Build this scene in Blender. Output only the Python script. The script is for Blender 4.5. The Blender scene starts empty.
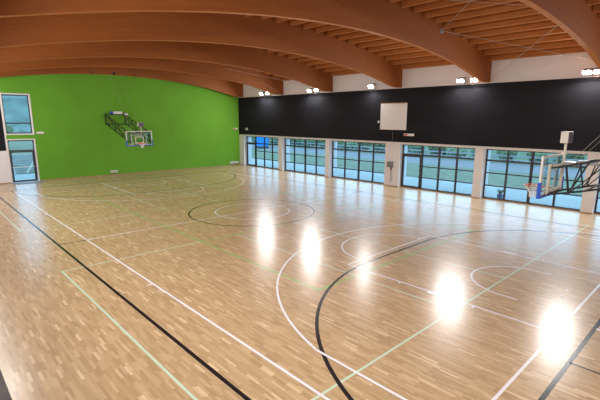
import bpy, bmesh, math, random
from mathutils import Vector, Matrix
random.seed(7)
C = bpy.context.scene.collection
S = bpy.context.scene
PI = math.pi

# ------------------------------------------------------------ camera, world, exposure
cam_d = bpy.data.cameras.new('camera'); cam = bpy.data.objects.new('camera', cam_d); C.objects.link(cam)
CAM = Vector((16.132, -11.767, 4.341)); YAW, PITCH, ROLL, FPX = 2.375, -0.200, 0.008, 414.43
_f = Vector((math.cos(PITCH)*math.cos(YAW), math.cos(PITCH)*math.sin(YAW), math.sin(PITCH)))
_r = _f.cross(Vector((0, 0, 1))).normalized(); _u = _r.cross(_f)
_r2 = _r*math.cos(ROLL)+_u*math.sin(ROLL); _u2 = -_r*math.sin(ROLL)+_u*math.cos(ROLL)
M = Matrix((_r2, _u2, -_f)).transposed().to_4x4(); M.translation = CAM
cam.matrix_world = M
cam_d.sensor_width = 36; cam_d.lens = FPX*36/600
cam_d.shift_x = -8.29/600; cam_d.shift_y = 4.64/600
cam_d.clip_start = .05; cam_d.clip_end = 400
S.camera = cam
S.view_settings.view_transform = 'Standard'; S.view_settings.look = 'None'
S.view_settings.gamma = 1; S.view_settings.use_curve_mapping = False
S.view_settings.exposure = -0.08

w = bpy.data.worlds.new('sky'); S.world = w; w.use_nodes = True
bg = w.node_tree.nodes['Background']
bg.inputs[0].default_value = (0.47, 0.75, 1.0, 1); bg.inputs[1].default_value = 3.7
LAMP = 900.0

# ------------------------------------------------------------ materials
def mat(name, col, rough=.6, metal=0.0, spec=.5, noise=None, bump=None, var=None):
    m = bpy.data.materials.new(name); m.use_nodes = True
    nt = m.node_tree; N = nt.nodes; L = nt.links; b = N['Principled BSDF']
    b.inputs['Roughness'].default_value = rough; b.inputs['Metallic'].default_value = metal
    b.inputs['Specular IOR Level'].default_value = spec
    b.inputs['Base Color'].default_value = (*col, 1)
    tc = N.new('ShaderNodeTexCoord')
    if noise:            # (scale xyz, detail, strength)
        mp = N.new('ShaderNodeMapping'); mp.inputs['Scale'].default_value = noise[0]
        L.new(tc.outputs['Object'], mp.inputs[0])
        n = N.new('ShaderNodeTexNoise'); n.inputs['Scale'].default_value = 1; n.inputs['Detail'].default_value = noise[1]
        L.new(mp.outputs[0], n.inputs['Vector'])
        r = N.new('ShaderNodeMapRange'); r.inputs[1].default_value = .3; r.inputs[2].default_value = .7
        r.inputs[3].default_value = 1-noise[2]; r.inputs[4].default_value = 1+noise[2]
        L.new(n.outputs[0], r.inputs[0])
        mx = N.new('ShaderNodeVectorMath'); mx.operation = 'SCALE'; mx.inputs[0].default_value = col
        L.new(r.outputs[0], mx.inputs['Scale']); L.new(mx.outputs[0], b.inputs['Base Color'])
        if bump:
            bp = N.new('ShaderNodeBump'); bp.inputs['Strength'].default_value = bump; bp.inputs['Distance'].default_value = .01
            L.new(n.outputs[0], bp.inputs['Height']); L.new(bp.outputs[0], b.inputs['Normal'])
    return m

def math_node(nt, op, a, b=None):
    n = nt.nodes.new('ShaderNodeMath'); n.operation = op
    for i, v in enumerate((a, b)):
        if v is None: continue
        if isinstance(v, (int, float)): n.inputs[i].default_value = v
        else: nt.links.new(v, n.inputs[i])
    return n.outputs[0]

FLOOR_ROUGH = .25
def floor_material():
    m = mat('parquet', (.5, .33, .18), FLOOR_ROUGH); nt = m.node_tree; N = nt.nodes; L = nt.links; b = N['Principled BSDF']
    tc = N.new('ShaderNodeTexCoord'); sp = N.new('ShaderNodeSeparateXYZ'); L.new(tc.outputs['Object'], sp.inputs[0])
    yr = math_node(nt, 'DIVIDE', sp.outputs[1], .05); row = math_node(nt, 'FLOOR', yr)
    wn = N.new('ShaderNodeTexWhiteNoise'); wn.noise_dimensions = '1D'; L.new(row, wn.inputs['W'])
    xu = math_node(nt, 'ADD', math_node(nt, 'DIVIDE', sp.outputs[0], .34), math_node(nt, 'MULTIPLY', wn.outputs[0], 7.3))
    col = math_node(nt, 'FLOOR', xu)
    cb = N.new('ShaderNodeCombineXYZ'); L.new(row, cb.inputs[0]); L.new(col, cb.inputs[1])
    w2 = N.new('ShaderNodeTexWhiteNoise'); w2.noise_dimensions = '2D'; L.new(cb.outputs[0], w2.inputs['Vector'])
    rp = N.new('ShaderNodeValToRGB'); e = rp.color_ramp.elements
    e[0].position = 0; e[0].color = (.445, .30, .160, 1); e[1].position = 1; e[1].color = (.76, .58, .37, 1)
    for p, c in ((.25, (.50, .343, .188)), (.6, (.55, .385, .214)), (.93, (.60, .43, .25))):
        x = e.new(p); x.color = (*c, 1)
    L.new(w2.outputs['Value'], rp.inputs[0])
    mp = N.new('ShaderNodeMapping'); mp.inputs['Scale'].default_value = (3, 60, 1); L.new(tc.outputs['Object'], mp.inputs[0])
    n = N.new('ShaderNodeTexNoise'); n.inputs['Scale'].default_value = 1; n.inputs['Detail'].default_value = 3; L.new(mp.outputs[0], n.inputs['Vector'])
    r = N.new('ShaderNodeMapRange'); r.inputs[3].default_value = .9; r.inputs[4].default_value = 1.1; L.new(n.outputs[0], r.inputs[0])
    mx = N.new('ShaderNodeVectorMath'); mx.operation = 'SCALE'; L.new(rp.outputs[0], mx.inputs[0]); L.new(r.outputs[0], mx.inputs['Scale'])
    L.new(mx.outputs[0], b.inputs['Base Color'])
    n2 = N.new('ShaderNodeTexNoise'); n2.inputs['Scale'].default_value = 1.3; n2.inputs['Detail'].default_value = 2; L.new(tc.outputs['Object'], n2.inputs['Vector'])
    bp = N.new('ShaderNodeBump'); bp.inputs['Strength'].default_value = .05; bp.inputs['Distance'].default_value = .02
    L.new(n2.outputs[0], bp.inputs['Height']); L.new(bp.outputs[0], b.inputs['Normal'])
    return m

def glulam_material():
    m = mat('glulam', (.5, .2, .06), .6, spec=.25); nt = m.node_tree; N = nt.nodes; L = nt.links; b = N['Principled BSDF']
    tc = N.new('ShaderNodeTexCoord'); sp = N.new('ShaderNodeSeparateXYZ'); L.new(tc.outputs['Object'], sp.inputs[0])
    # height measured across the curved laminations
    dy = math_node(nt, 'SUBTRACT', sp.outputs[1], 1.1)
    h = math_node(nt, 'ADD', sp.outputs[2], math_node(nt, 'MULTIPLY', math_node(nt, 'MULTIPLY', dy, dy), .0106))
    lay = math_node(nt, 'FLOOR', math_node(nt, 'DIVIDE', h, .04))
    seg = math_node(nt, 'FLOOR', math_node(nt, 'ADD', math_node(nt, 'DIVIDE', sp.outputs[1], 2.4), math_node(nt, 'MULTIPLY', lay, .37)))
    cb = N.new('ShaderNodeCombineXYZ'); L.new(lay, cb.inputs[0]); L.new(seg, cb.inputs[1])
    wn = N.new('ShaderNodeTexWhiteNoise'); wn.noise_dimensions = '2D'; L.new(cb.outputs[0], wn.inputs['Vector'])
    mp = N.new('ShaderNodeMapping'); mp.inputs['Scale'].default_value = (4, 1.5, 12); L.new(tc.outputs['Object'], mp.inputs[0])
    n = N.new('ShaderNodeTexNoise'); n.inputs['Scale'].default_value = 1; n.inputs['Detail'].default_value = 4; L.new(mp.outputs[0], n.inputs['Vector'])
    a = math_node(nt, 'ADD', math_node(nt, 'MULTIPLY', wn.outputs['Value'], .12), math_node(nt, 'MULTIPLY', n.outputs[0], .35))
    a = math_node(nt, 'ADD', a, .77)
    mx = N.new('ShaderNodeVectorMath'); mx.operation = 'SCALE'; mx.inputs[0].default_value = WOOD; L.new(a, mx.inputs['Scale'])
    L.new(mx.outputs[0], b.inputs['Base Color'])
    return m

def green_material():
    m = mat('green_paint', (.135, .40, .03), .8, spec=.2); nt = m.node_tree; N = nt.nodes; L = nt.links; b = N['Principled BSDF']
    tc = N.new('ShaderNodeTexCoord')
    mp = N.new('ShaderNodeMapping'); mp.inputs['Rotation'].default_value = (PI/2, 0, PI/2); L.new(tc.outputs['Object'], mp.inputs[0])
    n = N.new('ShaderNodeTexNoise'); n.inputs['Scale'].default_value = .6; n.inputs['Detail'].default_value = 5; L.new(tc.outputs['Object'], n.inputs['Vector'])
    r = N.new('ShaderNodeMapRange'); r.inputs[1].default_value = .3; r.inputs[2].default_value = .7; r.inputs[3].default_value = .93; r.inputs[4].default_value = 1.07; L.new(n.outputs[0], r.inputs[0])
    sp = N.new('ShaderNodeSeparateXYZ'); L.new(tc.outputs['Object'], sp.inputs[0])
    fr = math_node(nt, 'FRACT', math_node(nt, 'DIVIDE', sp.outputs[2], .6))
    sm = math_node(nt, 'LESS_THAN', fr, .03)
    k = math_node(nt, 'SUBTRACT', r.outputs[0], math_node(nt, 'MULTIPLY', sm, .06))
    mx = N.new('ShaderNodeVectorMath'); mx.operation = 'SCALE'; mx.inputs[0].default_value = (.140, .375, .032); L.new(k, mx.inputs['Scale'])
    L.new(mx.outputs[0], b.inputs['Base Color'])
    return m

def cladding_material():
    m = mat('black_felt', (.022, .021, .024), .9, spec=.15); nt = m.node_tree; N = nt.nodes; L = nt.links; b = N['Principled BSDF']
    tc = N.new('ShaderNodeTexCoord'); sp = N.new('ShaderNodeSeparateXYZ'); L.new(tc.outputs['Object'], sp.inputs[0])
    row = math_node(nt, 'FLOOR', math_node(nt, 'DIVIDE', sp.outputs[2], .6))
    col = math_node(nt, 'FLOOR', math_node(nt, 'DIVIDE', math_node(nt, 'ADD', sp.outputs[0], sp.outputs[1]), 2.4))
    cb = N.new('ShaderNodeCombineXYZ'); L.new(row, cb.inputs[0]); L.new(col, cb.inputs[1])
    wn = N.new('ShaderNodeTexWhiteNoise'); wn.noise_dimensions = '2D'; L.new(cb.outputs[0], wn.inputs['Vector'])
    k = math_node(nt, 'ADD', math_node(nt, 'MULTIPLY', wn.outputs['Value'], .22), .9)
    mx = N.new('ShaderNodeVectorMath'); mx.operation = 'SCALE'; mx.inputs[0].default_value = (.0165, .0168, .0212); L.new(k, mx.inputs['Scale'])
    L.new(mx.outputs[0], b.inputs['Base Color'])
    return m

def glass_material(name, tint, refl=.03):
    m = bpy.data.materials.new(name); m.use_nodes = True; nt = m.node_tree; N = nt.nodes; L = nt.links; N.clear()
    o = N.new('ShaderNodeOutputMaterial'); t = N.new('ShaderNodeBsdfTransparent'); t.inputs[0].default_value = (*tint, 1)
    g = N.new('ShaderNodeBsdfGlossy'); g.inputs['Roughness'].default_value = .02
    x = N.new('ShaderNodeMixShader')
    ge = N.new('ShaderNodeNewGeometry'); dt = N.new('ShaderNodeVectorMath'); dt.operation = 'DOT_PRODUCT'
    L.new(ge.outputs['Normal'], dt.inputs[0]); L.new(ge.outputs['Incoming'], dt.inputs[1])
    k = math_node(nt, 'POWER', math_node(nt, 'SUBTRACT', 1.0, math_node(nt, 'ABSOLUTE', dt.outputs['Value'])), 5.0)
    F = math_node(nt, 'ADD', math_node(nt, 'MULTIPLY', k, 1-refl), refl)
    L.new(F, x.inputs[0]); L.new(t.outputs[0], x.inputs[1]); L.new(g.outputs[0], x.inputs[2]); L.new(x.outputs[0], o.inputs[0])
    return m

def emit(name, col, s):
    m = bpy.data.materials.new(name); m.use_nodes = True; nt = m.node_tree; N = nt.nodes; N.clear()
    o = N.new('ShaderNodeOutputMaterial'); e = N.new('ShaderNodeEmission'); e.inputs[0].default_value = (*col, 1); e.inputs[1].default_value = s
    nt.links.new(e.outputs[0], o.inputs[0]); return m

WOOD = (.285, .090, .019)
M_ = dict(
    floor=floor_material(), beam=glulam_material(), lit_underside=mat('floor_lit_underside', (.56, .235, .085), .6, spec=.25, noise=((4, 1.5, 4), 3, .1)), green=green_material(), clad=cladding_material(),
    deck=mat('roof_boards', (.40, .145, .040), .7, spec=.2, noise=((1.2, 8, 1), 3, .15)),
    purlin=mat('purlin_wood', (.50, .195, .060), .65, spec=.2, noise=((2, 20, 20), 3, .12)),
    plaster=mat('white_plaster', (.80, .77, .77), .85, spec=.2, noise=((.8, .8, .8), 4, .03)),
    lintel=mat('cream_lintel', (.78, .73, .68), .8, spec=.2, noise=((2, 2, 2), 2, .03)),
    frame=mat('dark_frame', (.035, .030, .036), .45, noise=((5, 5, 5), 2, .08)),
    glass=glass_material('window_glass', (.84, .95, 1.0)),
    base=mat('oak_skirting', (.40, .24, .12), .5, noise=((6, 6, 30), 3, .1)),
    white=mat('white_enamel', (.78, .77, .74), .4, noise=((4, 4, 4), 2, .03)),
    board=mat('white_board', (.78, .75, .74), .6, noise=((2, 2, 2), 3, .03)),
    cream=mat('cream_steel', (.66, .62, .52), .45, noise=((4, 4, 4), 2, .04)),
    black=mat('black_steel', (.014, .014, .018), .65, noise=((6, 6, 6), 2, .1)),
    grey=mat('grey_steel', (.30, .31, .33), .45, .3, noise=((6, 6, 6), 2, .08)),
    blue=mat('blue_padding', (.012, .09, .55), .5, noise=((8, 8, 8), 2, .06)),
    orange=mat('orange_rim', (.85, .16, .03), .4, noise=((8, 8, 8), 2, .05)),
    net=mat('white_net', (.85, .85, .84), .8, noise=((20, 20, 20), 2, .05)),
    red=mat('red_plastic', (.65, .07, .05), .5, noise=((8, 8, 8), 2, .05)),
    screen=mat('dark_screen', (.11, .10, .15), .25, noise=((5, 5, 5), 2, .1)),
    acrylic=glass_material('backboard_glass', (.90, .95, .95)),
    cable=mat('steel_cable', (.50, .47, .44), .5, .3, noise=((9, 9, 9), 2, .06)),
    l_white=mat('white_line', (.88, .87, .92), FLOOR_ROUGH+.02, noise=((3, 3, 3), 3, .05)),
    l_black=mat('black_line', (.012, .012, .016), FLOOR_ROUGH+.02, noise=((3, 3, 3), 3, .1)),
    l_green=mat('green_line', (.20, .56, .13), FLOOR_ROUGH+.02, noise=((3, 3, 3), 3, .05)),
    l_mint=mat('mint_line', (.58, .74, .57), FLOOR_ROUGH+.02, noise=((3, 3, 3), 3, .05)),
    l_yellow=mat('yellow_tape', (.82, .78, .40), .4, noise=((3, 3, 3), 3, .05)),
    mat_=mat('doormat_fibre', (.20, .23, .27), .85, noise=((60, 60, 60), 3, .25), bump=.3),
    pave=mat('paving', (.30, .31, .30), .8, noise=((.7, .7, .7), 5, .08)),
    grass=mat('grass', (.120, .140, .082), .9, noise=((1.5, 1.5, 1.5), 6, .3), bump=.5),
    road=mat('asphalt', (.155, .15, .155), .85, noise=((3, 3, 3), 4, .08)),
    leaf=mat('foliage', (.085, .125, .060), .85, noise=((5, 5, 5), 5, .45)),
    leaf2=mat('foliage_pale', (.12, .165, .085), .85, noise=((5, 5, 5), 5, .45)),
    box_grey=mat('dull_grey_box', (.20, .205, .21), .6, noise=((9, 9, 9), 2, .06)), pot=mat('blue_grey_pot', (.05, .12, .25), .6, noise=((9, 9, 9), 2, .1)),
    leaf_far=mat('hazy_woods', (.105, .150, .125), .9, noise=((.25, .25, .25), 6, .3)),  # distance haze mixed into the colour: bluer and paler than plain foliage
    bark=mat('bark', (.10, .07, .05), .9, noise=((3, 3, 12), 4, .3)),
    van=mat('blue_van_paint', (.01, .22, .80), .35, noise=((2, 2, 2), 2, .03)),
    rubber=mat('rubber', (.02, .02, .02), .8, noise=((9, 9, 9), 2, .1)),
    conc=mat('concrete', (.36, .37, .37), .85, noise=((2, 2, 2), 5, .12)),
    dark=mat('dark_concrete', (.13, .12, .115), .8, noise=((6, 6, 6), 4, .25)),
    lens=emit('lamp_glow', (1.0, .98, .965), LAMP),
)

# ------------------------------------------------------------ mesh helpers
def box(bm, x0, x1, y0, y1, z0, z1):
    v = [bm.verts.new(p) for p in ((x0,y0,z0),(x1,y0,z0),(x1,y1,z0),(x0,y1,z0),(x0,y0,z1),(x1,y0,z1),(x1,y1,z1),(x0,y1,z1))]
    for f in ((3,2,1,0),(4,5,6,7),(0,1,5,4),(1,2,6,5),(2,3,7,6),(3,0,4,7)): bm.faces.new([v[i] for i in f])
def bar(bm, a, b, wx, wy=None, up=(0,0,1)):
    a = Vector(a); b = Vector(b); d = (b-a).normalized(); wy = wy or wx
    s = d.cross(Vector(up))
    if s.length < 1e-3: s = d.cross(Vector((1,0,0)))
    s.normalize(); t = s.cross(d)
    v = []
    for p in (a, b):
        for i, j in ((-1,-1),(1,-1),(1,1),(-1,1)): v.append(bm.verts.new(p+s*wx/2*i+t*wy/2*j))
    for f in ((3,2,1,0),(4,5,6,7),(0,1,5,4),(1,2,6,5),(2,3,7,6),(3,0,4,7)): bm.faces.new([v[i] for i in f])
def tube(bm, pts, r, n=8, closed=False):
    pts = [Vector(p) for p in pts]; rings = []; m = len(pts); prev = None
    for i, p in enumerate(pts):
        if closed: d = pts[(i+1) % m]-pts[i-1]
        else: d = pts[min(i+1, m-1)]-pts[max(i-1, 0)]
        d.normalize()
        s = (prev - d*prev.dot(d)) if prev else d.orthogonal()
        if s.length < 1e-6: s = d.orthogonal()
        s.normalize(); prev = s; t = d.cross(s)
        rings.append([bm.verts.new(p+(s*math.cos(2*PI*k/n)+t*math.sin(2*PI*k/n))*r) for k in range(n)])
    for i in range(m if closed else m-1):
        A = rings[i]; B = rings[(i+1) % m]
        for k in range(n): bm.faces.new((A[k], A[(k+1) % n], B[(k+1) % n], B[k]))
    if not closed:
        bm.faces.new(rings[0][::-1]); bm.faces.new(rings[-1])
def cyl(bm, c, r, z0, z1, n=24, r2=None):
    r2 = r if r2 is None else r2
    a = [bm.verts.new((c[0]+r*math.cos(2*PI*k/n), c[1]+r*math.sin(2*PI*k/n), z0)) for k in range(n)]
    b = [bm.verts.new((c[0]+r2*math.cos(2*PI*k/n), c[1]+r2*math.sin(2*PI*k/n), z1)) for k in range(n)]
    for k in range(n): bm.faces.new((a[k], a[(k+1) % n], b[(k+1) % n], b[k]))
    bm.faces.new(a[::-1]); bm.faces.new(b)
def obj(name, bm, m, parent=None, smooth=False, bevel=0, loc=None):
    bmesh.ops.recalc_face_normals(bm, faces=bm.faces)
    if bevel: bmesh.ops.bevel(bm, geom=list(bm.edges), offset=bevel, segments=2, affect='EDGES', profile=.6)
    me = bpy.data.meshes.new(name); bm.to_mesh(me); bm.free()
    if loc is not None: me.transform(Matrix.Translation(-Vector(loc)))
    me.materials.append(M_[m] if isinstance(m, str) else m)
    if smooth:
        for p in me.polygons: p.use_smooth = True
    o = bpy.data.objects.new(name, me); C.objects.link(o)
    if loc is not None: o.location = loc
    if parent: o.parent = parent
    return o
def struct(name, bm, m, parent=None, **k):
    o = obj(name, bm, m, parent, **k)
    if not parent: o['kind'] = 'structure'
    return o
def tag(o, label, cat, group=None, kind=None):
    o['label'] = label; o['category'] = cat
    if group: o['group'] = group
    if kind: o['kind'] = kind
    return o
def empty(name, label, cat, loc=(0,0,0), rz=0, group=None):
    o = bpy.data.objects.new(name, None); C.objects.link(o); o.location = loc; o.rotation_euler = (0, 0, rz); o.empty_display_size = .2
    return tag(o, label, cat, group)
def copy_tree(o, parent=None):
    c = o.copy(); C.objects.link(c); c.parent = parent
    for ch in [x for x in C.objects if x.parent == o]: copy_tree(ch, c)
    return c
BM = bmesh.new

# ------------------------------------------------------------ hall constants
XL, XR, YW, YF = -18.0, 18.4, 12.05, -14.2       # end wall, far end behind camera, window plane, wall behind camera
Y0, K = 1.1, .0106
def ztop(y): return 9.05-K*(y-Y0)**2             # top of beams / underside of roof boards
def zbot(y): return max(6.475, 7.59-K*(y-Y0)**2-.03*max(0, y-Y0-7)) if y > 0 else 7.59-K*(y-Y0)**2
YP = 11.70                                        # face of the piers and black cladding

# ------------------------------------------------------------ floor + court markings
bm = BM(); box(bm, XL, XR, -13.9, YW+.12, -.12, 0); FLOOR = struct('floor', bm, 'floor')

def ribbon(bm, pts, wid, z, closed=False):
    pts = [Vector((p[0], p[1], 0)) for p in pts]; n = len(pts); vs = []
    for i, p in enumerate(pts):
        if closed: a, b = pts[i-1], pts[(i+1) % n]
        else: a, b = pts[max(i-1, 0)], pts[min(i+1, n-1)]
        d1 = (p-a).normalized() if (p-a).length > 0 else (b-p).normalized()
        d2 = (b-p).normalized() if (b-p).length > 0 else d1
        n1 = Vector((-d1.y, d1.x, 0)); n2 = Vector((-d2.y, d2.x, 0)); m = (n1+n2)
        m = m.normalized(); s = wid/2/max(.35, m.dot(n1))
        vs.append((bm.verts.new((p.x+m.x*s, p.y+m.y*s, z)), bm.verts.new((p.x-m.x*s, p.y-m.y*s, z))))
    for i in range(n if closed else n-1):
        A = vs[i]; B = vs[(i+1) % n]; bm.faces.new((A[0], A[1], B[1], B[0]))
def arc(cx, cy, r, a0, a1, n=64): return [(cx+r*math.cos(a0+(a1-a0)*i/n), cy+r*math.sin(a0+(a1-a0)*i/n)) for i in range(n+1)]
def circ(cx, cy, r, n=96): return arc(cx, cy, r, 0, 2*PI, n)[:-1]

# volleyball across the hall (mint) and along it (green)
bm = BM(); z = .0006; W = .052
for x0, x1 in ((3, 12), (-12, -3)):
    ribbon(bm, [(x0, -9), (x1, -9), (x1, 9), (x0, 9)], W, z, True)
    for y in (-3, 0, 3): ribbon(bm, [(x0, y), (x1, y)], W*.9, z)
obj('training_volleyball_lines', bm, 'l_mint', FLOOR)['label'] = 'pale mint green lines of the two crosswise volleyball courts'
bm = BM(); z = .0010
ribbon(bm, [(-9, -4.5), (9, -4.5), (9, 4.5), (-9, 4.5)], W, z, True)
for x in (-3, 3): ribbon(bm, [(x, -4.5), (x, 4.5)], W, z)
obj('volleyball_lines', bm, 'l_green', FLOOR)['label'] = 'bright green lines of the main volleyball court'
# futsal (black)
bm = BM(); z = .0014; W = .08
ribbon(bm, [(-14.5, -8.4), (14.5, -8.4), (14.5, 8.4), (-14.5, 8.4)], W, z, True)
ribbon(bm, [(0, -8.4), (0, 8.4)], .06, z); ribbon(bm, circ(0, 0, 3), .07, z, True)
for s in (1, -1):
    pts = arc(14.5, -1.58, 6, -PI/2, -PI, 48)+arc(14.5, 1.58, 6, PI, PI/2, 48)
    ribbon(bm, [(s*x, y) for x, y in pts], W, z)
    for px in (8.5, 4.5):
        cyl(bm, (s*px, 0), .075, z, z+.0002, 16)
    ribbon(bm, [(s*14.5, -3.47), (s*15.7, -3.47)], .05, z); ribbon(bm, [(s*14.5, 3.47), (s*15.7, 3.47)], .05, z)
obj('futsal_lines', bm, 'l_black', FLOOR)['label'] = 'black lines of the futsal pitch'
# basketball (white)
bm = BM(); z = .0019; W = .056
ribbon(bm, [(-13.975, -7.475), (13.975, -7.475), (13.975, 7.475), (-13.975, 7.475)], W, z, True)
ribbon(bm, [(0, -7.5), (0, 7.5)], W, z); ribbon(bm, circ(0, 0, 1.78), W, z, True)
for s in (1, -1):
    F = lambda P: [(s*x, y) for x, y in P]
    ribbon(bm, F([(14, -2.43), (8.22, -2.43), (8.22, 2.43), (14, 2.43)]), W, z)
    ribbon(bm, F(arc(8.2, 0, 1.78, PI/2, 3*PI/2)), W, z)
    a = math.asin(6.6/6.75)
    ribbon(bm, F([(14, -6.58)]+arc(12.425, 0, 6.73, -(PI-a), -PI, 40)+arc(12.425, 0, 6.73, PI, PI-a, 40)[1:]+[(14, 6.58)]), W, z)
    ribbon(bm, F([(12.8, -1.28)]+arc(12.425, 0, 1.28, -PI/2, -3*PI/2, 32)+[(12.8, 1.28)]), W, z)
    for sy in (-1, 1):
        for x in (12.2, 10.12, 9.27): box(bm, min(s*x, s*(x+.05)), max(s*x, s*(x+.05)), min(sy*2.45, sy*2.55), max(sy*2.45, sy*2.55), z, z+.0002)
        box(bm, min(s*11.0, s*11.4), max(s*11.0, s*11.4), min(sy*2.45, sy*2.55), max(sy*2.45, sy*2.55), z, z+.0002)
    box(bm, min(s*5.65, s*5.7), max(s*5.65, s*5.7), -7.65, -7.5, z, z+.0002)
ribbon(bm, [(5.09, 7.5), (5.09, 9.5)], .05, z)
obj('basketball_lines', bm, 'l_white', FLOOR)['label'] = 'white lines of the basketball court'
bm = BM(); ribbon(bm, [(4.9, 7.95), (6.3, 7.95)], .07, .0024); obj('tape_mark', bm, 'l_yellow', FLOOR)['label'] = 'short pale yellow line beyond the far sideline'

# ------------------------------------------------------------ long window wall
piers = [(-18.0, -17.25), (-12.09, -11.58), (-6.38, -5.93), (-.72, .45), (5.53, 6.04), (11.04, 11.56), (16.55, XR)]
wins = [(-17.25, -12.09), (-11.58, -6.38), (-5.93, -.72), (.45, 5.53), (6.04, 11.04), (11.56, 16.55)]
bm = BM()
for a, b in piers: box(bm, a, b, YP, YW+.55, 0, 2.86)
box(bm, XL, XR, YP+.02, YW+.55, 2.86, 3.02)
box(bm, XL, XR, YP+.14, YW+.30, 3.02, 7.86)
WB = struct('wall_back', bm, 'plaster')
bm = BM(); box(bm, XL+.01, XR, YP-.03, YP+.14, 3.0, 6.43); obj('wall_cladding', bm, 'clad', WB)['label'] = 'black felt cladding band above the windows'
bm = BM(); box(bm, XL+.01, XR, YP-.05, YP+.16, 6.43, 6.465); struct('trim_1', bm, 'lintel')
bm = BM()
for a, b in piers: box(bm, a, b, YP-.012, YP, 0, .06)
struct('baseboard_back', bm, 'base')
bm = BM()
for a, b in wins: box(bm, a, b, YW-.10, YW-.03, 0, .05)
struct('trim_2', bm, 'base')

def window_back(idx, a, b, muls, door):
    """grid window: wide mullions, thin transoms; an optional door leaf in its first bay"""
    f = BM(); T = .07; y0, y1 = YW-.03, YW+.05; zb, zt = .03, 2.86
    box(f, a, a+T, y0, y1, zb, zt); box(f, b-T, b, y0, y1, zb, zt)
    box(f, a+T, b-T, y0, y1, zb, zb+.07); box(f, a+T, b-T, y0, y1, zt-.06, zt)
    xs = [a+T]+muls+[b-T]
    for i, x in enumerate(muls):
        hw = .068 if i == 1 or door else .046
        if door and i > 0: hw = .052
        box(f, x-hw, x+hw, y0-.01, y1, zb+.07, zt-.06)
    for i in range(len(xs)-1):
        l = xs[i]+(.0 if i == 0 else .045); r = xs[i+1]-(.0 if i == len(xs)-2 else .045)
        for k, zz in enumerate((2.21, 1.50, .78)):
            if door and i == 0 and k: continue
            h = .05 if k == 0 else .032
            box(f, l, r, y0+.005, y1, zz-h, zz+h)
    w_ = struct('window_%d' % idx, f, 'frame')
    g = BM(); box(g, a+T, b-T, YW+.008, YW+.016, zb+.05, zt-.04)
    obj('window_glass', g, 'glass', w_)
    if door:
        d = BM(); l, r = a+T+.005, muls[0]-.06; u = .075
        box(d, l, l+u, y0-.02, y1-.02, .05, 2.16); box(d, r-u, r, y0-.02, y1-.02, .05, 2.16)
        box(d, l+u, r-u, y0-.02, y1-.02, .05, .15); box(d, l+u, r-u, y0-.02, y1-.02, 2.07, 2.16)
        dd = struct('door_%d' % door, d, 'frame')
        h = BM(); tube(h, [(r-.04, y0-.02, 1.05), (r-.04, y0-.08, 1.05), (r-.17, y0-.08, 1.05)], .012); box(h, r-.06, r-.02, y0-.03, y0-.02, .95, 1.15)
        obj('door_handle', h, 'grey', dd)
mul = [[-15.80, -14.50, -13.33], [-10.35, -9.0, -7.70], [-4.62, -3.27, -1.97], [1.93, 3.14, 4.31], [7.25, 8.51, 9.75], [12.85, 14.1, 15.35]]
for i, ((a, b), m_) in enumerate(zip(wins, mul)): window_back(i+1, a, b, m_, {0: 1, 3: 2}.get(i))

# ------------------------------------------------------------ green end wall with tall window and door
def arched_piece(bm, x0, x1, ya, yb, zlow, n=24, ztopf=None):
    ztopf = ztopf or (lambda y: ztop(y)+.02)
    rows = []
    for i in range(n+1):
        y = ya+(yb-ya)*i/n
        rows.append([bm.verts.new((x, y, z_)) for x in (x0, x1) for z_ in (zlow, ztopf(y))])
    for i in range(n):
        A, B = rows[i], rows[i+1]
        bm.faces.new((A[0], B[0], B[1], A[1])); bm.faces.new((A[2], A[3], B[3], B[2]))
        bm.faces.new((A[1], B[1], B[3], A[3])); bm.faces.new((A[0], A[2], B[2], B[0]))
    bm.faces.new((rows[0][0], rows[0][1], rows[0][3], rows[0][2])); bm.faces.new((rows[-1][0], rows[-1][2], rows[-1][3], rows[-1][1]))
oy0, oy1 = -6.92, -5.33
bm = BM(); X0 = XL-.30
box(bm, X0, XL, oy1, YW+.3, 0, 5.94); box(bm, X0, XL, oy0, oy1, 2.95, 3.27)
arched_piece(bm, X0, XL, oy0, YW+.3, 5.94)
WL = struct('wall_left', bm, 'green')
bm = BM(); box(bm, X0, XL, YF, oy0-.08, 0, 2.2); obj('white_wall_panel', bm, 'plaster', WL)['label'] = 'white plastered lower wall left of the door'
bm = BM(); box(bm, X0, XL, YF, oy0-.08, 2.2, 5.94); arched_piece(bm, X0, XL, YF, oy0-.08, 5.94, 8); obj('wall_cladding', bm, 'clad', WL)['label'] = 'black felt cladding left of the upper window'
bm = BM(); box(bm, X0, XL+.0, oy0-.08, oy0, 0, 5.94); box(bm, X0, XL, oy0-.08, oy0, 5.94, 6.3); arched_piece(bm, X0, XL, oy0-.08, oy0, 6.3, 2); obj('wall_edge', bm, 'plaster', WL)
# reveals (light plaster lining and casing round both openings)
def casing(zlo, zhi, n, bottom=True):
    bm = BM(); t = .035; p = XL+.03
    box(bm, X0+.02, p, oy1-t, oy1+.04, zlo, zhi+.04); box(bm, X0+.02, p, oy0-.04, oy0+t, zlo, zhi+.04)
    box(bm, X0+.02, p, oy0+t, oy1-t, zhi-t, zhi+.04)
    if bottom: box(bm, X0+.02, p+.02, oy0-.04, oy1+.04, zlo-.04, zlo+t)
    struct('trim_%d' % n, bm, 'lintel')
casing(3.28, 5.93, 3); casing(0, 2.93, 4, False)
f = BM(); xa, xb = XL-.24, XL-.17; l, r = oy0+.04, oy1-.04; T = .06
def frame_yz(f, l, r, lo, hi, T):
    box(f, xa, xb, l, l+T, lo, hi); box(f, xa, xb, r-T, r, lo, hi); box(f, xa, xb, l+T, r-T, lo, lo+T); box(f, xa, xb, l+T, r-T, hi-T, hi)
frame_yz(f, l, r, 3.33, 5.88, T); box(f, xa, xb, l+T, r-T, 3.98, 4.06)
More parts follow.
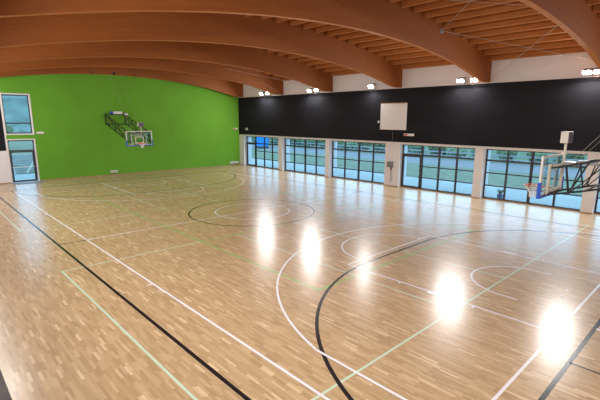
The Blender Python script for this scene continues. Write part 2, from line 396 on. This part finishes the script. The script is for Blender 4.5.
w7 = struct('window_7', f, 'frame'); g = BM(); box(g, xa+.03, xa+.038, l+T-.01, r-T+.01, 3.38, 5.83); obj('window_glass', g, 'glass', w7)
f = BM(); frame_yz(f, l, r, .02, 2.88, T); box(f, xa, xb, l+T, r-T, 2.14, 2.22)
w8 = struct('window_8', f, 'frame'); g = BM(); box(g, xa+.03, xa+.038, l+T-.01, r-T+.01, 2.2, 2.84); obj('window_glass', g, 'glass', w8)
f = BM(); xa, xb = XL-.20, XL-.14; frame_yz(f, l+T+.01, r-T-.01, .05, 2.13, .085)
d3 = struct('door_3', f, 'frame'); g = BM(); box(g, xa+.03, xa+.038, l+T+.08, r-T-.08, .12, 2.06); obj('door_glass', g, 'glass', d3)
h = BM(); tube(h, [(xb, l+.12, 1.05), (xb+.09, l+.14, 1.05), (xb+.09, r-.14, 1.05), (xb, r-.12, 1.05)], .018); obj('push_bar', h, 'white', d3)
bm = BM(); box(bm, XL, XL+.018, oy1+.06, YP-.02, 0, .07); box(bm, XL, XL+.018, YF+.4, oy0-.06, 0, .07); struct('baseboard_left', bm, 'base')

# walls behind the camera, gallery the picture is taken from
bm = BM(); arched_piece(bm, XR, XR+.3, YF, YW+.3, 0); struct('wall_right', bm, 'plaster')
bm = BM(); box(bm, XL, XR, YF-.3, YF, 0, 6.62); struct('wall_front', bm, 'plaster')
bm = BM(); box(bm, XL+.05, XR-.05, YF, -11.522, 2.45, 2.75); struct('gallery_floor', bm, 'dark')

# ------------------------------------------------------------ roof
bm = BM(); n = 40; rows = []
for i in range(n+1):
    y = YF-.3+(YW+.6-YF)*i/n
    rows.append([bm.verts.new((x, y, ztop(y)+dz)) for dz in (0.005, .12) for x in (XL-.3, XR+.3)])
for i in range(n):
    A, B = rows[i], rows[i+1]
    bm.faces.new((A[0], A[1], B[1], B[0])); bm.faces.new((A[2], B[2], B[3], A[3])); bm.faces.new((A[0], B[0], B[2], A[2])); bm.faces.new((A[1], A[3], B[3], B[1]))
bm.faces.new((rows[0][0], rows[0][2], rows[0][3], rows[0][1])); bm.faces.new((rows[-1][0], rows[-1][1], rows[-1][3], rows[-1][2]))
struct('ceiling', bm, 'deck')

BX = [-17.35, -11.52, -5.82, .26, 5.97, 11.50, 17.40]   # face of each beam turned towards the camera
BT = .20
names = ['curved timber roof beam close against the green end wall', 'curved timber roof beam second from the green end wall', 'curved timber roof beam third from the green end wall',
         'curved timber roof beam in mid hall, fourth from the green wall', 'large curved timber roof beam crossing the whole top of the view, fixing plate near its right end',
         'pale edged curved timber roof beam rising at the top right corner', 'curved timber roof beam over the viewpoint']
ya, yb = YF+.02, YP+.13
def beam_mesh():
    bm = BM(); n = 72; rows = []
    for i in range(n+1):
        y = ya+(yb-ya)*i/n
        rows.append([bm.verts.new((x, y, z_)) for x, z_ in ((-BT, zbot(y)), (0, zbot(y)), (0, ztop(y)), (-BT, ztop(y)))])
    for i in range(n):
        for k in range(4): bm.faces.new((rows[i][k], rows[i][(k+1) % 4], rows[i+1][(k+1) % 4], rows[i+1][k]))
    bm.faces.new(rows[0]); bm.faces.new(rows[-1][::-1])
    return bm
proto = obj('roof_beam', beam_mesh(), 'beam'); proto.data.materials.append(M_['lit_underside'])
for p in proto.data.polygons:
    if p.normal.z < -.7: p.material_index = 1  # undersides coloured paler to stand for light bounced off the floor
beams = []
for i, x in enumerate(BX):
    o = proto if i == 0 else proto.copy()
    if i: C.objects.link(o)
    o.location = (x, 0, 0); tag(o, names[i], 'roof beam', 'curved roof beams'); beams.append(o)

# purlins: one mesh per bay width, curved roof steps
bays = [(XL, BX[0]-BT)]+[(BX[i], BX[i+1]-BT) for i in range(6)]
PW, PH, SP = .13, .25, .86
ys = [11.72-SP*i for i in range(31) if 11.72-SP*i > -14.0]
for bi, (a, b) in enumerate(bays[1:], 1):
    bm = BM(); box(bm, a+.002-a, b-.002-a, -PW/2, PW/2, -PH, 0); P0 = obj('purlin', bm, 'purlin')
    lab = ['', 'timber purlin between first and second roof beams from the green wall', 'timber purlin between second and third roof beams from the green wall',
           'timber purlin between third and fourth roof beams from the green wall', 'timber purlin in the bay left of the cable fixing plate',
           'timber purlin in the open bay crossed by steel rods', 'timber purlin beyond the pale edged beam at top right'][bi]
    for j, y in enumerate(ys):
        o = P0 if j == 0 else P0.copy()
        if j: C.objects.link(o)
        o.location = (a, y, ztop(y)-.004); o.rotation_euler = (-math.atan(2*K*(y-Y0)), 0, 0)
        tag(o, lab, 'purlin', 'roof purlins bay %s' % ['', 'nearest the green wall', 'second', 'third', 'fourth', 'fifth', 'sixth'][bi])

# steel bracing rods, crossing in the fifth bay
def rod(a, b, lab):
    bm = BM(); tube(bm, [a, b], .011, 6); o = obj('bracing_rod', bm, 'cable'); tag(o, lab, 'bracing rod', 'steel roof bracing rods')
x4, x5 = BX[4]+.01, BX[5]-BT-.01
rod((x4, 6.25, 8.34), (x5, 11.6, 7.0), 'thin steel bracing rod falling from the fixing plate towards the right hand lamp')
rod((x4+.1, 11.6, 6.62), (x5, 6.25, 8.34), 'thin steel bracing rod rising from the black band to the pale edged beam')
rod((x4, 6.25, 8.34), (x5, .5, 8.75), 'thin steel bracing rod rising from the fixing plate out of view')
rod((x4, .5, 8.75), (x5, 6.25, 8.34), 'thin steel bracing rod nearly level along the top edge of the view')
x1, x2 = BX[1]+.01, BX[2]-BT-.01
rod((x1, 6.25, 8.10), (x2, 11.6, 6.60), 'thin steel bracing rod behind the third beam above the far lamps')
rod((x1+.05, 11.65, 6.5), (x1+.05, 9.4, 7.4), 'short thin steel rod on the second beam beside the far pair of lamps')
bm = BM(); box(bm, BX[4]+.001, BX[4]+.02, 6.12, 6.38, 8.24, 8.44); cyl(bm, (BX[4]+.03, 6.25), .05, 8.29, 8.39, 12)
tag(obj('fixing_plate', bm, 'grey'), 'small grey steel fixing plate where bracing rods meet the big beam', 'fixing plate')

# three little black hooks on the beam at the end wall
for i, (y, s) in enumerate(((-1.45, .045), (.15, .08), (1.62, .045))):
    bm = BM(); x = BX[0]; zz = zbot(y)+.12
    box(bm, x, x+.05, y-s, y+s, zz-s, zz+s); tube(bm, [(x+.05, y, zz), (x+.11, y, zz-s*.4), (x+.10, y, zz-s*1.4)], .014, 6)
    tag(obj('hoist_hook', bm, 'black'), ['small black hook on the end beam, left of the larger one', 'larger black hook in the middle of the end beam', 'small black hook on the end beam, right of the larger one'][i], 'hook', 'hooks on the end beam')

# ------------------------------------------------------------ floodlights
def floodlight():
    """own frame: lamp looks along +y and down; mounted at its back"""
    r = bpy.data.objects.new('floodlight', None); C.objects.link(r); r.empty_display_size = .2
    t = math.radians(38)
    def tr(bm_): bmesh.ops.rotate(bm_, verts=bm_.verts, cent=(0, 0, 0), matrix=Matrix.Rotation(-t, 3, 'X'))
    b = BM()   # housing: open tray behind the lens, narrower at the back
    v0 = [b.verts.new(p) for p in ((-.19, .12, -.10), (.19, .12, -.10), (.19, .12, .10), (-.19, .12, .10))]
    v1 = [b.verts.new(p) for p in ((-.12, -.02, -.07), (.12, -.02, -.07), (.12, -.02, .07), (-.12, -.02, .07))]
    b.faces.new(v1[::-1])
    for k in range(4): b.faces.new((v0[k], v0[(k+1) % 4], v1[(k+1) % 4], v1[k]))
    b.faces.new(v0)
    box(b, -.10, .10, -.10, -.02, -.07, .07)
    for k in range(5): box(b, -.09+.04*k, -.08+.04*k, -.13, -.10, -.06, .06)
    tr(b); obj('lamp_housing', b, 'grey', r)
    b = BM(); v = [b.verts.new(p) for p in ((-.175, .126, -.085), (.175, .126, -.085), (.175, .126, .085), (-.175, .126, .085))]; b.faces.new(v[::-1]); tr(b)
    o = obj('lamp_lens', b, 'lens', r)
    b = BM(); tube(b, [(-.19, .04, 0), (-.20, -.10, .12), (-.20, -.20, .12)], .014, 6); tube(b, [(.19, .04, 0), (.20, -.10, .12), (.20, -.20, .12)], .014, 6)
    bar(b, (-.20, -.20, .12), (.20, -.20, .12), .03, .05); obj('bracket', b, 'grey', r)
    return r
F0 = floodlight()
lab = {-14.03: 'left lamp of the pair nearest the green wall', -13.2: 'right lamp of the pair nearest the green wall', -7.93: 'left lamp of the second pair from the green wall',
       -7.18: 'right lamp of the second pair from the green wall', -1.92: 'single lit lamp above the white square board', 4.45: 'left lamp of the pair right of the white board',
       5.25: 'right lamp of the pair right of the white board', 10.61: 'lamp high above the near hoop at the right edge', 11.07: 'lamp half behind the pale edged beam at the right edge'}
first = True
def place_lamp(x, y, z_, rz, label, group):
    global first
    o = F0 if first else copy_tree(F0); first = False
    o.location = (x, y, z_); o.rotation_euler = (0, 0, rz); tag(o, 'glowing white floodlight, '+label, 'floodlight', group)
for x, l_ in lab.items(): place_lamp(x, 11.50, 6.70, PI, l_, 'floodlights along the window wall')
for x in (15.9, 16.8): place_lamp(x, 11.50, 6.70, PI, 'mounted at the near end of the window wall', 'floodlights along the window wall')
for x in (-14.4, -13.5, -8.3, -7.4, -2.6, -1.7, 4.0, 4.9, 9.4, 10.3, 15.0, 15.9):  # unseen row; the end pair is added to brighten the last beam's face
    place_lamp(x, -10.38, 6.40, 0, 'added out of view, hung from the roof above the gallery edge', 'floodlights above the gallery edge')
    b = BM(); tube(b, [(-.16, -.20, .13), (-.16, -.20, .93)], .012, 6); tube(b, [(.16, -.20, .13), (.16, -.20, .93)], .012, 6)
    obj('hanging_rods', b, 'grey', [o for o in C.objects if o.name.startswith('floodlight')][-1])

# ------------------------------------------------------------ things on the window wall
yf = YP-.03
bm = BM(); box(bm, -1.18, .86, yf-.05, yf, 3.79, 5.49); b_ = obj('white_board', bm, 'board', bevel=.008); tag(b_, 'large blank white square board mounted on the black band', 'board')
bm = BM(); box(bm, -1.18, .86, yf-.055, yf, 5.495, 5.53)
for k in range(9): box(bm, .06+.09*k, .10+.09*k, yf-.075, yf-.055, 5.50, 5.525)
obj('top_rail', bm, 'base', b_)['label'] = 'thin tan rail with clips along the top edge'
bm = BM(); tube(bm, [(-.17, yf-.008, 3.79), (-.14, yf-.008, 3.3), (-.15, yf-.008, 3.03)], .007, 6); tag(obj('hanging_cord', bm, 'grey'), 'thin grey cord hanging below the white square board', 'cord')
bm = BM(); box(bm, .74, 1.47, yf-.06, yf, 3.42, 3.57); s_ = obj('emergency_light', bm, 'white', bevel=.01); tag(s_, 'slim white emergency light with red left end, below right of the board', 'emergency light')
bm = BM(); box(bm, .76, 1.02, yf-.064, yf-.059, 3.44, 3.55); obj('red_cover', bm, 'red', s_)
bm = BM(); box(bm, 1.06, 1.44, yf-.064, yf-.059, 3.45, 3.54); obj('diffuser', bm, 'board', s_)
bm = BM(); box(bm, -1.39, -1.28, yf-.05, yf, 4.22, 4.37); s_ = obj('wall_sensor', bm, 'white', bevel=.01); tag(s_, 'tiny white sensor box on the black band left of the square board', 'sensor')
bm = BM(); box(bm, -16.86, -16.54, yf-.06, yf, 3.42, 3.62); s_ = obj('wall_speaker', bm, 'white', bevel=.015); tag(s_, 'small white box low on the black band near the green corner', 'wall box')
bm = BM(); box(bm, -16.81, -16.59, yf-.065, yf-.06, 3.46, 3.58); obj('grille', bm, 'grey', s_)
# electrical cabinet on the broad pier
yp = YP
bm = BM(); box(bm, -.42, .0, yp-.16, yp, 1.30, 1.68); e_ = obj('electrical_box', bm, 'box_grey', bevel=.012); tag(e_, 'grey electrical box on the broad white pier with cords below', 'electrical box')
bm = BM(); box(bm, -.37, -.05, yp-.168, yp-.16, 1.36, 1.63); obj('box_door', bm, 'box_grey', e_, bevel=.003)
bm = BM(); cyl(bm, (-.12, yp-.10), .05, 1.16, 1.30, 14); obj('socket', bm, 'black', e_)
bm = BM(); cyl(bm, (-.12, yp-.10), .045, 1.07, 1.16, 14); obj('red_plug', bm, 'red', e_)
bm = BM(); tube(bm, [(-.12, yp-.10, 1.07), (-.18, yp-.03, .85), (-.22, yp-.02, .45), (-.15, yp-.02, .30), (-.08, yp-.02, .45), (-.08, yp-.03, .9), (-.12, yp-.09, 1.12)], .014, 6, False); obj('cord', bm, 'grey', e_)
bm = BM(); tube(bm, [(-.20, yp-.014, 1.68), (-.20, yp-.014, 2.85)], .013, 6); tag(obj('cable_conduit', bm, 'board'), 'thin pale conduit rising from the grey electrical box', 'conduit')

# ------------------------------------------------------------ things on the green wall
def wall_box(name, ya_, yb_, za, zb_, d, lab, cat, m='white'):
    bm = BM(); box(bm, XL, XL+d, ya_, yb_, za, zb_); o = obj(name, bm, m, bevel=.012); tag(o, lab, cat); return o
v = wall_box('wall_vent', -.50, .06, .20, .38, .09, 'low white vent box on the green wall below the far hoop', 'vent')
bm = BM(); [box(bm, XL+.09, XL+.095, -.46, .02, .225+.035*k, .243+.035*k) for k in range(4)]; obj('louvre', bm, 'cable', v)
v = wall_box('wall_vent', 10.55, 11.55, .20, .40, .09, 'low white vent box at the right end of the green wall', 'vent')
bm = BM(); [box(bm, XL+.09, XL+.095, 10.6, 11.5, .23+.035*k, .248+.035*k) for k in range(4)]; obj('louvre', bm, 'cable', v)
v = wall_box('emergency_light', -5.16, -4.72, 3.30, 3.43, .07, 'small white emergency light right of the tall window on the green wall', 'emergency light')
bm = BM(); box(bm, XL+.07, XL+.074, -5.12, -4.76, 3.32, 3.41); obj('diffuser', bm, 'board', v)
v = wall_box('emergency_light', 11.0, 11.5, 3.46, 3.60, .07, 'small pinkish emergency light at the right end of the green wall', 'emergency light')
bm = BM(); box(bm, XL+.07, XL+.074, 11.02, 11.22, 3.48, 3.58); obj('red_cover', bm, 'red', v)
bm = BM(); v_ = [(-17.96, -6.98), (-17.96, -5.30), (-17.05, -5.10), (-17.0, -6.75)]
lo = [bm.verts.new((x, y, .003)) for x, y in v_]; hi = [bm.verts.new((x, y, .015)) for x, y in v_]
bm.faces.new(lo[::-1]); bm.faces.new(hi)
for k in range(4): bm.faces.new((lo[k], lo[(k+1) % 4], hi[(k+1) % 4], hi[k]))
tag(obj('doormat', bm, 'mat_'), 'flat grey doormat in front of the glass door in the end wall', 'doormat')
for x, y, lb in ((13.47, .28, 'white disc cap in the floor under the near hoop, right one of two'), (13.48, -.2, 'white disc cap in the floor under the near hoop, left one of two'), (14.58, -1.6, 'white disc cap in the floor at the black goal line')):
    bm = BM(); cyl(bm, (x, y), .055, .0005, .004, 16); tag(obj('floor_cap', bm, 'white'), lb, 'floor cap', 'white caps over floor sockets')

# ------------------------------------------------------------ folding wall-mounted hoop (built for the near end, turned for the far one)
def backstop():
    r = bpy.data.objects.new('basketball_hoop', None); C.objects.link(r)
    xf = 12.86; zb, zt = 2.56, 3.55; hw = .90; XWALL = 17.98
    def P(name, b, m, parent=r, **k): return obj(name, b, m, parent, **k)
    b = BM(); box(b, xf, xf+.012, -hw+.04, hw-.04, zb+.04, zt-.04); bd = P('backboard', b, 'acrylic')
    b = BM(); T = .05
    box(b, xf-.012, xf+.03, -hw, -hw+T, zb, zt); box(b, xf-.012, xf+.03, hw-T, hw, zb, zt)
    box(b, xf-.012, xf+.03, -hw+T, hw-T, zb, zb+T); box(b, xf-.012, xf+.03, -hw+T, hw-T, zt-T, zt)
    P('board_frame', b, 'white', bd)
    b = BM(); q = xf-.004; sw = .295; z0 = 2.72; z1 = 3.17; t = .05
    for (y0_, y1_, a0, a1) in ((-sw, -sw+t, z0, z1), (sw-t, sw, z0, z1), (-sw+t, sw-t, z1-t, z1), (-sw+t, sw-t, z0, z0+t)): box(b, q, q+.003, y0_, y1_, a0, a1)
    P('target_square', b, 'white', bd)
    b = BM()
    box(b, xf-.03, xf+.05, -hw-.02, hw+.02, zb-.035, zb+.03)
    for s in (-1, 1): box(b, xf-.03, xf+.05, min(s*(hw-.045), s*(hw+.02)), max(s*(hw-.045), s*(hw+.02)), zb+.03, zb+.36)
    P('edge_padding', b, 'blue', bd, bevel=.008)
    # steel frame behind the glass
    b = BM()
    for s in (-1, 1):
        box(b, xf+.05, xf+.11, s*.50-.024, s*.50+.024, zb+.03, zt-.20)
    box(b, xf+.05, xf+.11, -.465, .465, zb+.10, zb+.145); box(b, xf+.05, xf+.11, -.465, .465, zt-.30, zt-.255)
    box(b, xf+.03, xf+.05, -.62, -.38, zb+.05, zb+.12); box(b, xf+.03, xf+.05, .38, .62, zb+.05, zb+.12); 
    P('support_frame', b, 'cream')
    # ring
    cx, cz = xf-.40, 2.72
    b = BM(); tube(b, [(cx+.225*math.cos(2*PI*k/40), .225*math.sin(2*PI*k/40), cz) for k in range(40)], .011, 8, True)
    box(b, xf-.16, xf-.015, -.09, .09, cz-.012, cz+.006); box(b, xf-.03, xf-.012, -.09, .09, cz-.10, cz+.04)
    bar(b, (xf-.02, -.07, cz-.09), (xf-.17, -.12, cz-.01), .015); bar(b, (xf-.02, .07, cz-.09), (xf-.17, .12, cz-.01), .015)
    rim = P('rim', b, 'orange')
    b = BM(); nn = 12; L_ = 6
    def rad(k): return (.222, .175, .135, .105, .085, .078, .082)[k]
    for k in range(nn):
        for s in (-1, 1):
            pts = []
            for j in range(L_+1):
                a = 2*PI*(k+s*j*.5)/nn; pts.append((cx+rad(j)*math.cos(a), rad(j)*math.sin(a), cz-.012-j*.050))
            tube(b, pts, .0055, 4)
    P('net', b, 'net', rim)
    # shot clock on its post
    b = BM(); box(b, xf+.20, xf+.25, -.025, .025, zt-.45, 3.86); P('clock_post', b, 'cream')
    b = BM(); box(b, xf+.14, xf+.31, -.19, .19, 3.85, 4.13); sc = P('shot_clock', b, 'cream', bevel=.01)
    for sx, nm in ((xf+.137, 'screen'), (xf+.313, 'screen')):
        b = BM(); box(b, sx-.003, sx+.003, -.183, .183, 3.858, 4.122); P(nm, b, 'screen', sc)
    # two lattice trusses to the wall
    A0, A1 = Vector((xf+.30, 0, 3.30)), Vector((XWALL-.06, 0, 4.68))
    B0, B1 = Vector((xf+.12, 0, 2.60)), Vector((XWALL-.06, 0, 3.97))
    for s in (-1, 1):
        b = BM(); y = Vector((0, s*.74, 0)); y_in = Vector((0, s*.52, 0))
        bar(b, A0+y_in, A0+y+Vector((.7, 0, .19)), .045); bar(b, A0+y+Vector((.7, 0, .19)), A1+y, .045)
        bar(b, B0+y_in, B0+y+Vector((.7, 0, .19)), .045); bar(b, B0+y+Vector((.7, 0, .19)), B1+y, .045)
        n_ = 7; up = [A0.lerp(A1, (i+.8)/(n_+.8)) for i in range(n_+1)]; dn = [B0.lerp(B1, (i+.8)/(n_+.8)) for i in range(n_+1)]
        for i in range(n_):
            o1, o2 = up[i]+y, dn[i]+y; bar(b, o1, o2, .026)
            bar(b, (up[i] if i % 2 else dn[i])+y, (dn[i+1] if i % 2 else up[i+1])+y, .024)
        bar(b, up[-1]+y, dn[-1]+y, .026)
        P('truss', b, 'black')
    def cb(p0, p1, wd):
        b = BM(); bar(b, p0, p1, wd); P('crossbar', b, 'black')
    V3 = lambda x, y, z: Vector((x, y, z))
    for q in (A1, B1): cb(q+V3(0, -.80, 0), q+V3(0, .80, 0), .05)
    for t_ in (.16, .5):
        for q0, q1 in ((A0, A1), (B0, B1)):
            q = q0.lerp(q1, t_); cb(q+V3(0, -.74, 0), q+V3(0, .74, 0), .035)
    for s in (-1, 1): cb((xf+.08, s*.50, zt-.30), A0+V3(.05, s*.52, 0), .04)
    cb(A0+V3(0, -.55, 0), A0+V3(0, .55, 0), .045); cb(B0+V3(0, -.55, 0), B0+V3(0, .55, 0), .045)
    pass
    for s in (-1, 1):
        cb(B0+V3(.45, s*.64, .10), A0+V3(.15, s*.60, .03), .035); cb(B0+V3(.45, s*.64, .10), A0+V3(.62, s*.70, .16), .03)
    b = BM()
    box(b, xf+.26, xf+.52, -.16, .16, 3.30, 3.40); box(b, xf+.52, xf+.95, -.05, .05, 3.34, 3.44); P('levelling_mechanism', b, 'grey', bevel=.01)
    for s in (-1, 1):
        b = BM(); bar(b, B0+Vector((1.05, s*.66, .24)), (XWALL-.05, s*.66, 4.62), .035); P('folding_strut', b, 'black')
    b = BM()
    for s in (-1, 1): box(b, XWALL-.035, XWALL+.015, s*.74-.022, s*.74+.022, 3.90, 4.73)
    P('wall_bracket', b, 'black')
    b = BM(); box(b, XWALL-.27, XWALL-.03, -.45, .20, 4.72, 4.92); wn = P('winch', b, 'white', bevel=.015)
    b = BM(); cyl(b, (XWALL-.15, .33), .09, 4.73, 4.91, 16); P('winch_motor', b, 'blue', wn)
    b = BM(); box(b, XWALL-.20, XWALL-.035, -.90, -.68, 4.62, 4.80); P('control_box', b, 'white')
    for s, tgt in ((-.35, (16.6, -.35, 7.55)), (.35, (16.6, .35, 7.55))):
        b = BM(); tube(b, [(xf+.42, s, 3.36), tgt], .0042, 5); P('lifting_cable', b, 'cable')
    # bring coordinates to a base point on the wall
    base = Vector((XWALL, 0, 0))
    for o in [o for o in C.objects if o.parent == r]: o.location = -base
    r.location = base
    return r
near = backstop(); tag(near, 'near glass basketball hoop on black truss arms at right, before the windows', 'basketball hoop', 'wall mounted basketball hoops')
far = copy_tree(near); far.location = (XL+.02, 0, 0); far.rotation_euler = (0, 0, PI)
for o in C.objects:
    if o.parent == far and o.name.split('.')[0] in ('truss', 'crossbar', 'folding_strut', 'wall_bracket', 'winch', 'control_box'): o.location.y -= .31
    if o.parent == far and o.name.split('.')[0] in ('shot_clock', 'clock_post'): o.location.y -= .24
far.location.y = -.10
tag(far, 'far glass basketball hoop on black truss arms fixed to the green wall', 'basketball hoop', 'wall mounted basketball hoops')
# near hoop hangs off the end wall behind the frame
near.location = (17.98, 0, 0)
bm = BM(); box(bm, 17.98, XR, -1.1, 1.1, 3.7, 5.2); struct('trim_5', bm, 'plaster')

# ------------------------------------------------------------ outside
bm = BM(); box(bm, -70, 60, YW+.12, 17.2, -.25, -.03); struct('ground_paving', bm, 'pave')
bm = BM(); box(bm, -70, 60, 17.2, 27.0, -.25, 0.0); struct('ground_grass', bm, 'grass')
bm = BM(); box(bm, -70, 60, 27.0, 34.5, -.25, -.02); struct('ground_road', bm, 'road')
bm = BM(); box(bm, -70, 60, 34.5, 90, -.25, .0); struct('ground_verge', bm, 'grass')
bm = BM(); v0 = [bm.verts.new(p) for p in ((-120, 38.2, -.05), (60, 38.2, -.05), (60, 62, 4.2), (-120, 62, 4.2), (-120, 62, -.05), (60, 62, -.05))]
for q in ((0, 1, 2, 3), (3, 2, 5, 4), (0, 4, 5, 1), (0, 3, 4), (1, 5, 2)): bm.faces.new([v0[i] for i in q])
struct('ground_bank', bm, 'leaf')
bm = BM(); box(bm, -45, XL-.3, YF-20, YW+.12, -.25, -.03); struct('ground_yard', bm, 'pave')
bm = BM(); box(bm, -90, -45, YF-40, YW+.12, -.25, -.02); struct('ground_meadow', bm, 'grass')
bm = BM(); rnd = random.Random(5); rows = []
for i in range(26):
    row = []
    for j in range(60):
        x = -90-2.4*i; y = -60+3.2*j; h = 24*(1-math.cos(min(i, 25)/25*PI))/2*(.9+.18*math.sin(j*.21))
        row.append(bm.verts.new((x+rnd.uniform(-.8, .8), y+rnd.uniform(-.9, .9), -.1+h+(rnd.uniform(0, 1.8) if i > 1 else 0))))
    rows.append(row)
for i in range(25):
    for j in range(59): bm.faces.new((rows[i][j], rows[i][j+1], rows[i+1][j+1], rows[i+1][j]))
struct('ground_hill', bm, 'leaf_far', smooth=True)
# roadside rail
fr = empty('guard_rail', 'long grey guard rail along the far side of the road', 'guard rail', (0, 34.2, 0))
b = BM(); box(b, -60, 20, -.02, .02, .75, .90); box(b, -60, 20, -.02, .02, .38, .46); obj('rail', b, 'grey', fr)
b = BM(); box(b, -60, -59.9, .025, .085, -.02, .95); P0 = obj('post', b, 'grey', fr)
for k in range(1, 40):
    o = P0.copy(); C.objects.link(o); o.parent = fr; o.location.x = 2.05*k
# shrubs and trees
def blob_mesh(seed, m, lumps=9):
    rnd = random.Random(seed); b = BM()
    for i in range(lumps):
        c = Vector((rnd.uniform(-.6, .6), rnd.uniform(-.5, .5), rnd.uniform(.35, 1.1))); s = rnd.uniform(.35, .6)
        r_ = bmesh.ops.create_icosphere(b, subdivisions=3, radius=s)
        for v in r_['verts']:
            v.co *= 1+rnd.uniform(-.20, .20); v.co.z *= .9; v.co += c
            v.co.z = max(v.co.z, 0)
    me = bpy.data.meshes.new('foliage'); b.to_mesh(me); b.free(); me.materials.append(M_[m]); return me
shm = [blob_mesh(1, 'leaf'), blob_mesh(2, 'leaf2'), blob_mesh(3, 'leaf')]
for k in range(30):
    o = bpy.data.objects.new('shrub', shm[k % 3]); C.objects.link(o)
    o.location = (-64+2.95*k, 37.0+random.uniform(-.2, .2), -.08); s = random.uniform(1.12, 1.28); o.scale = (s, s, s*random.uniform(.8, 1.2)); o.rotation_euler.z = random.uniform(0, 6)
    tag(o, 'green shrub in the hedge beyond the road outside the windows', 'shrub', 'hedge shrubs beyond the road')
tb = BM(); tube(tb, [(0, 0, 0), (.05, 0, 1.2), (0, .08, 2.4), (.05, 0, 3.6)], .16, 8); tm = bpy.data.meshes.new('trunk'); tb.to_mesh(tm); tb.free(); tm.materials.append(M_['bark'])
crowns = [blob_mesh(11, 'leaf', 13), blob_mesh(12, 'leaf2', 13)]
def tree(x, y, s, lab_, grp):
    r = empty('tree', lab_, 'tree', (x, y, 0), random.uniform(0, 6), grp); r.scale = (s, s, s)
    t = bpy.data.objects.new('trunk', tm); C.objects.link(t); t.parent = r
    c = bpy.data.objects.new('crown', random.choice(crowns)); C.objects.link(c); c.parent = r; c.location.z = 1.1; c.scale = (2.6, 2.6, 3.2)
for k in range(7): tree(-60+12*k+random.uniform(-1, 1), 66+random.uniform(-1, 3), random.uniform(.5, .62), 'green tree beyond the road outside the long window wall', 'trees beyond the road')
for k in range(3): tree(-62+random.uniform(-2, 2), -9+7.5*k, random.uniform(.5, .6), 'green tree seen through the tall window in the green wall', 'trees behind the end wall')
# parked blue van
vn = empty('parked_van', 'bright blue van parked outside, seen through the leftmost window', 'van', (-38.4, 30.2, -.02), -.66)
b = BM(); v_ = [(-2.4, .35), (-2.4, 1.0), (-1.75, 1.15), (-1.2, 2.05), (2.4, 2.15), (2.4, .35)]
for s in (-.95, .95):
    pass
L0 = [b.verts.new((x, -.95, z_)) for x, z_ in v_]; L1 = [b.verts.new((x, .95, z_)) for x, z_ in v_]
b.faces.new(L0); b.faces.new(L1[::-1])
for k in range(len(v_)): b.faces.new((L0[k], L1[k], L1[(k+1) % len(v_)], L0[(k+1) % len(v_)]))
obj('van_body', b, 'van', vn, bevel=.06)
for x in (-1.55, 1.5):
    for s in (-1, 1):
        b = BM(); cyl(b, (0, 0), .34, -.11, .11, 20); bmesh.ops.rotate(b, verts=b.verts, cent=(0, 0, 0), matrix=Matrix.Rotation(PI/2, 3, 'X')); bmesh.ops.translate(b, verts=b.verts, vec=(x, s*.86, .34)); obj('wheel', b, 'rubber', vn)
b = BM(); box(b, -1.0, -.2, -.985, -.955, 1.25, 1.85); obj('side_window', b, 'screen', vn)
# planter and leaf litter outside the glass
pl = empty('planter', 'small blue planter with dark leaves outside the fifth window', 'planter', (6.75, 12.75, -.03))
b = BM(); cyl(b, (0, 0), .13, 0, .26, 20, .17); obj('pot', b, 'pot', pl)
b = BM()
for k in range(26):
    a = random.uniform(0, 2*PI); l_ = random.uniform(.12, .3); h_ = random.uniform(.1, .3)
    bar(b, (0, 0, .24), (l_*math.cos(a), l_*math.sin(a), .24+h_), .035, .006)
obj('leaves', b, 'leaf', pl)
b = BM()
for k in range(170):
    x = random.uniform(3.5, 5.2); y = 12.5+random.uniform(-.15, .25); a = random.uniform(0, PI); s = random.uniform(.02, .05)
    bar(b, (x-s*math.cos(a), y-s*math.sin(a), -.026+random.uniform(0, .05)), (x+s*math.cos(a), y+s*math.sin(a), -.02+random.uniform(0, .05)), .05, .006)
tag(obj('leaf_litter', b, 'bark'), 'dark strip of fallen leaves outside against the foot of the glass', 'fallen leaves', kind='stuff')
# steps with pale stringer behind the end door
st = empty('outdoor_steps', 'grey outdoor steps with pale handrail seen through the end door', 'steps', (-23.5, -4.2, -.03))
for k in range(8):
    b = BM(); box(b, -.3*(k+1), -.3*k, -1.6, 1.6, .0 if k == 0 else .17*k-.0, .17*(k+1)); box(b, -.3*(k+1), -.3*k, -1.6, 1.6, 0, .17*k+.001) if k else None
    obj('step', b, 'conc', st)
b = BM(); bar(b, (.2, -.9, .1), (.2, .15, 1.7), .06, .14); obj('handrail', b, 'white', st)
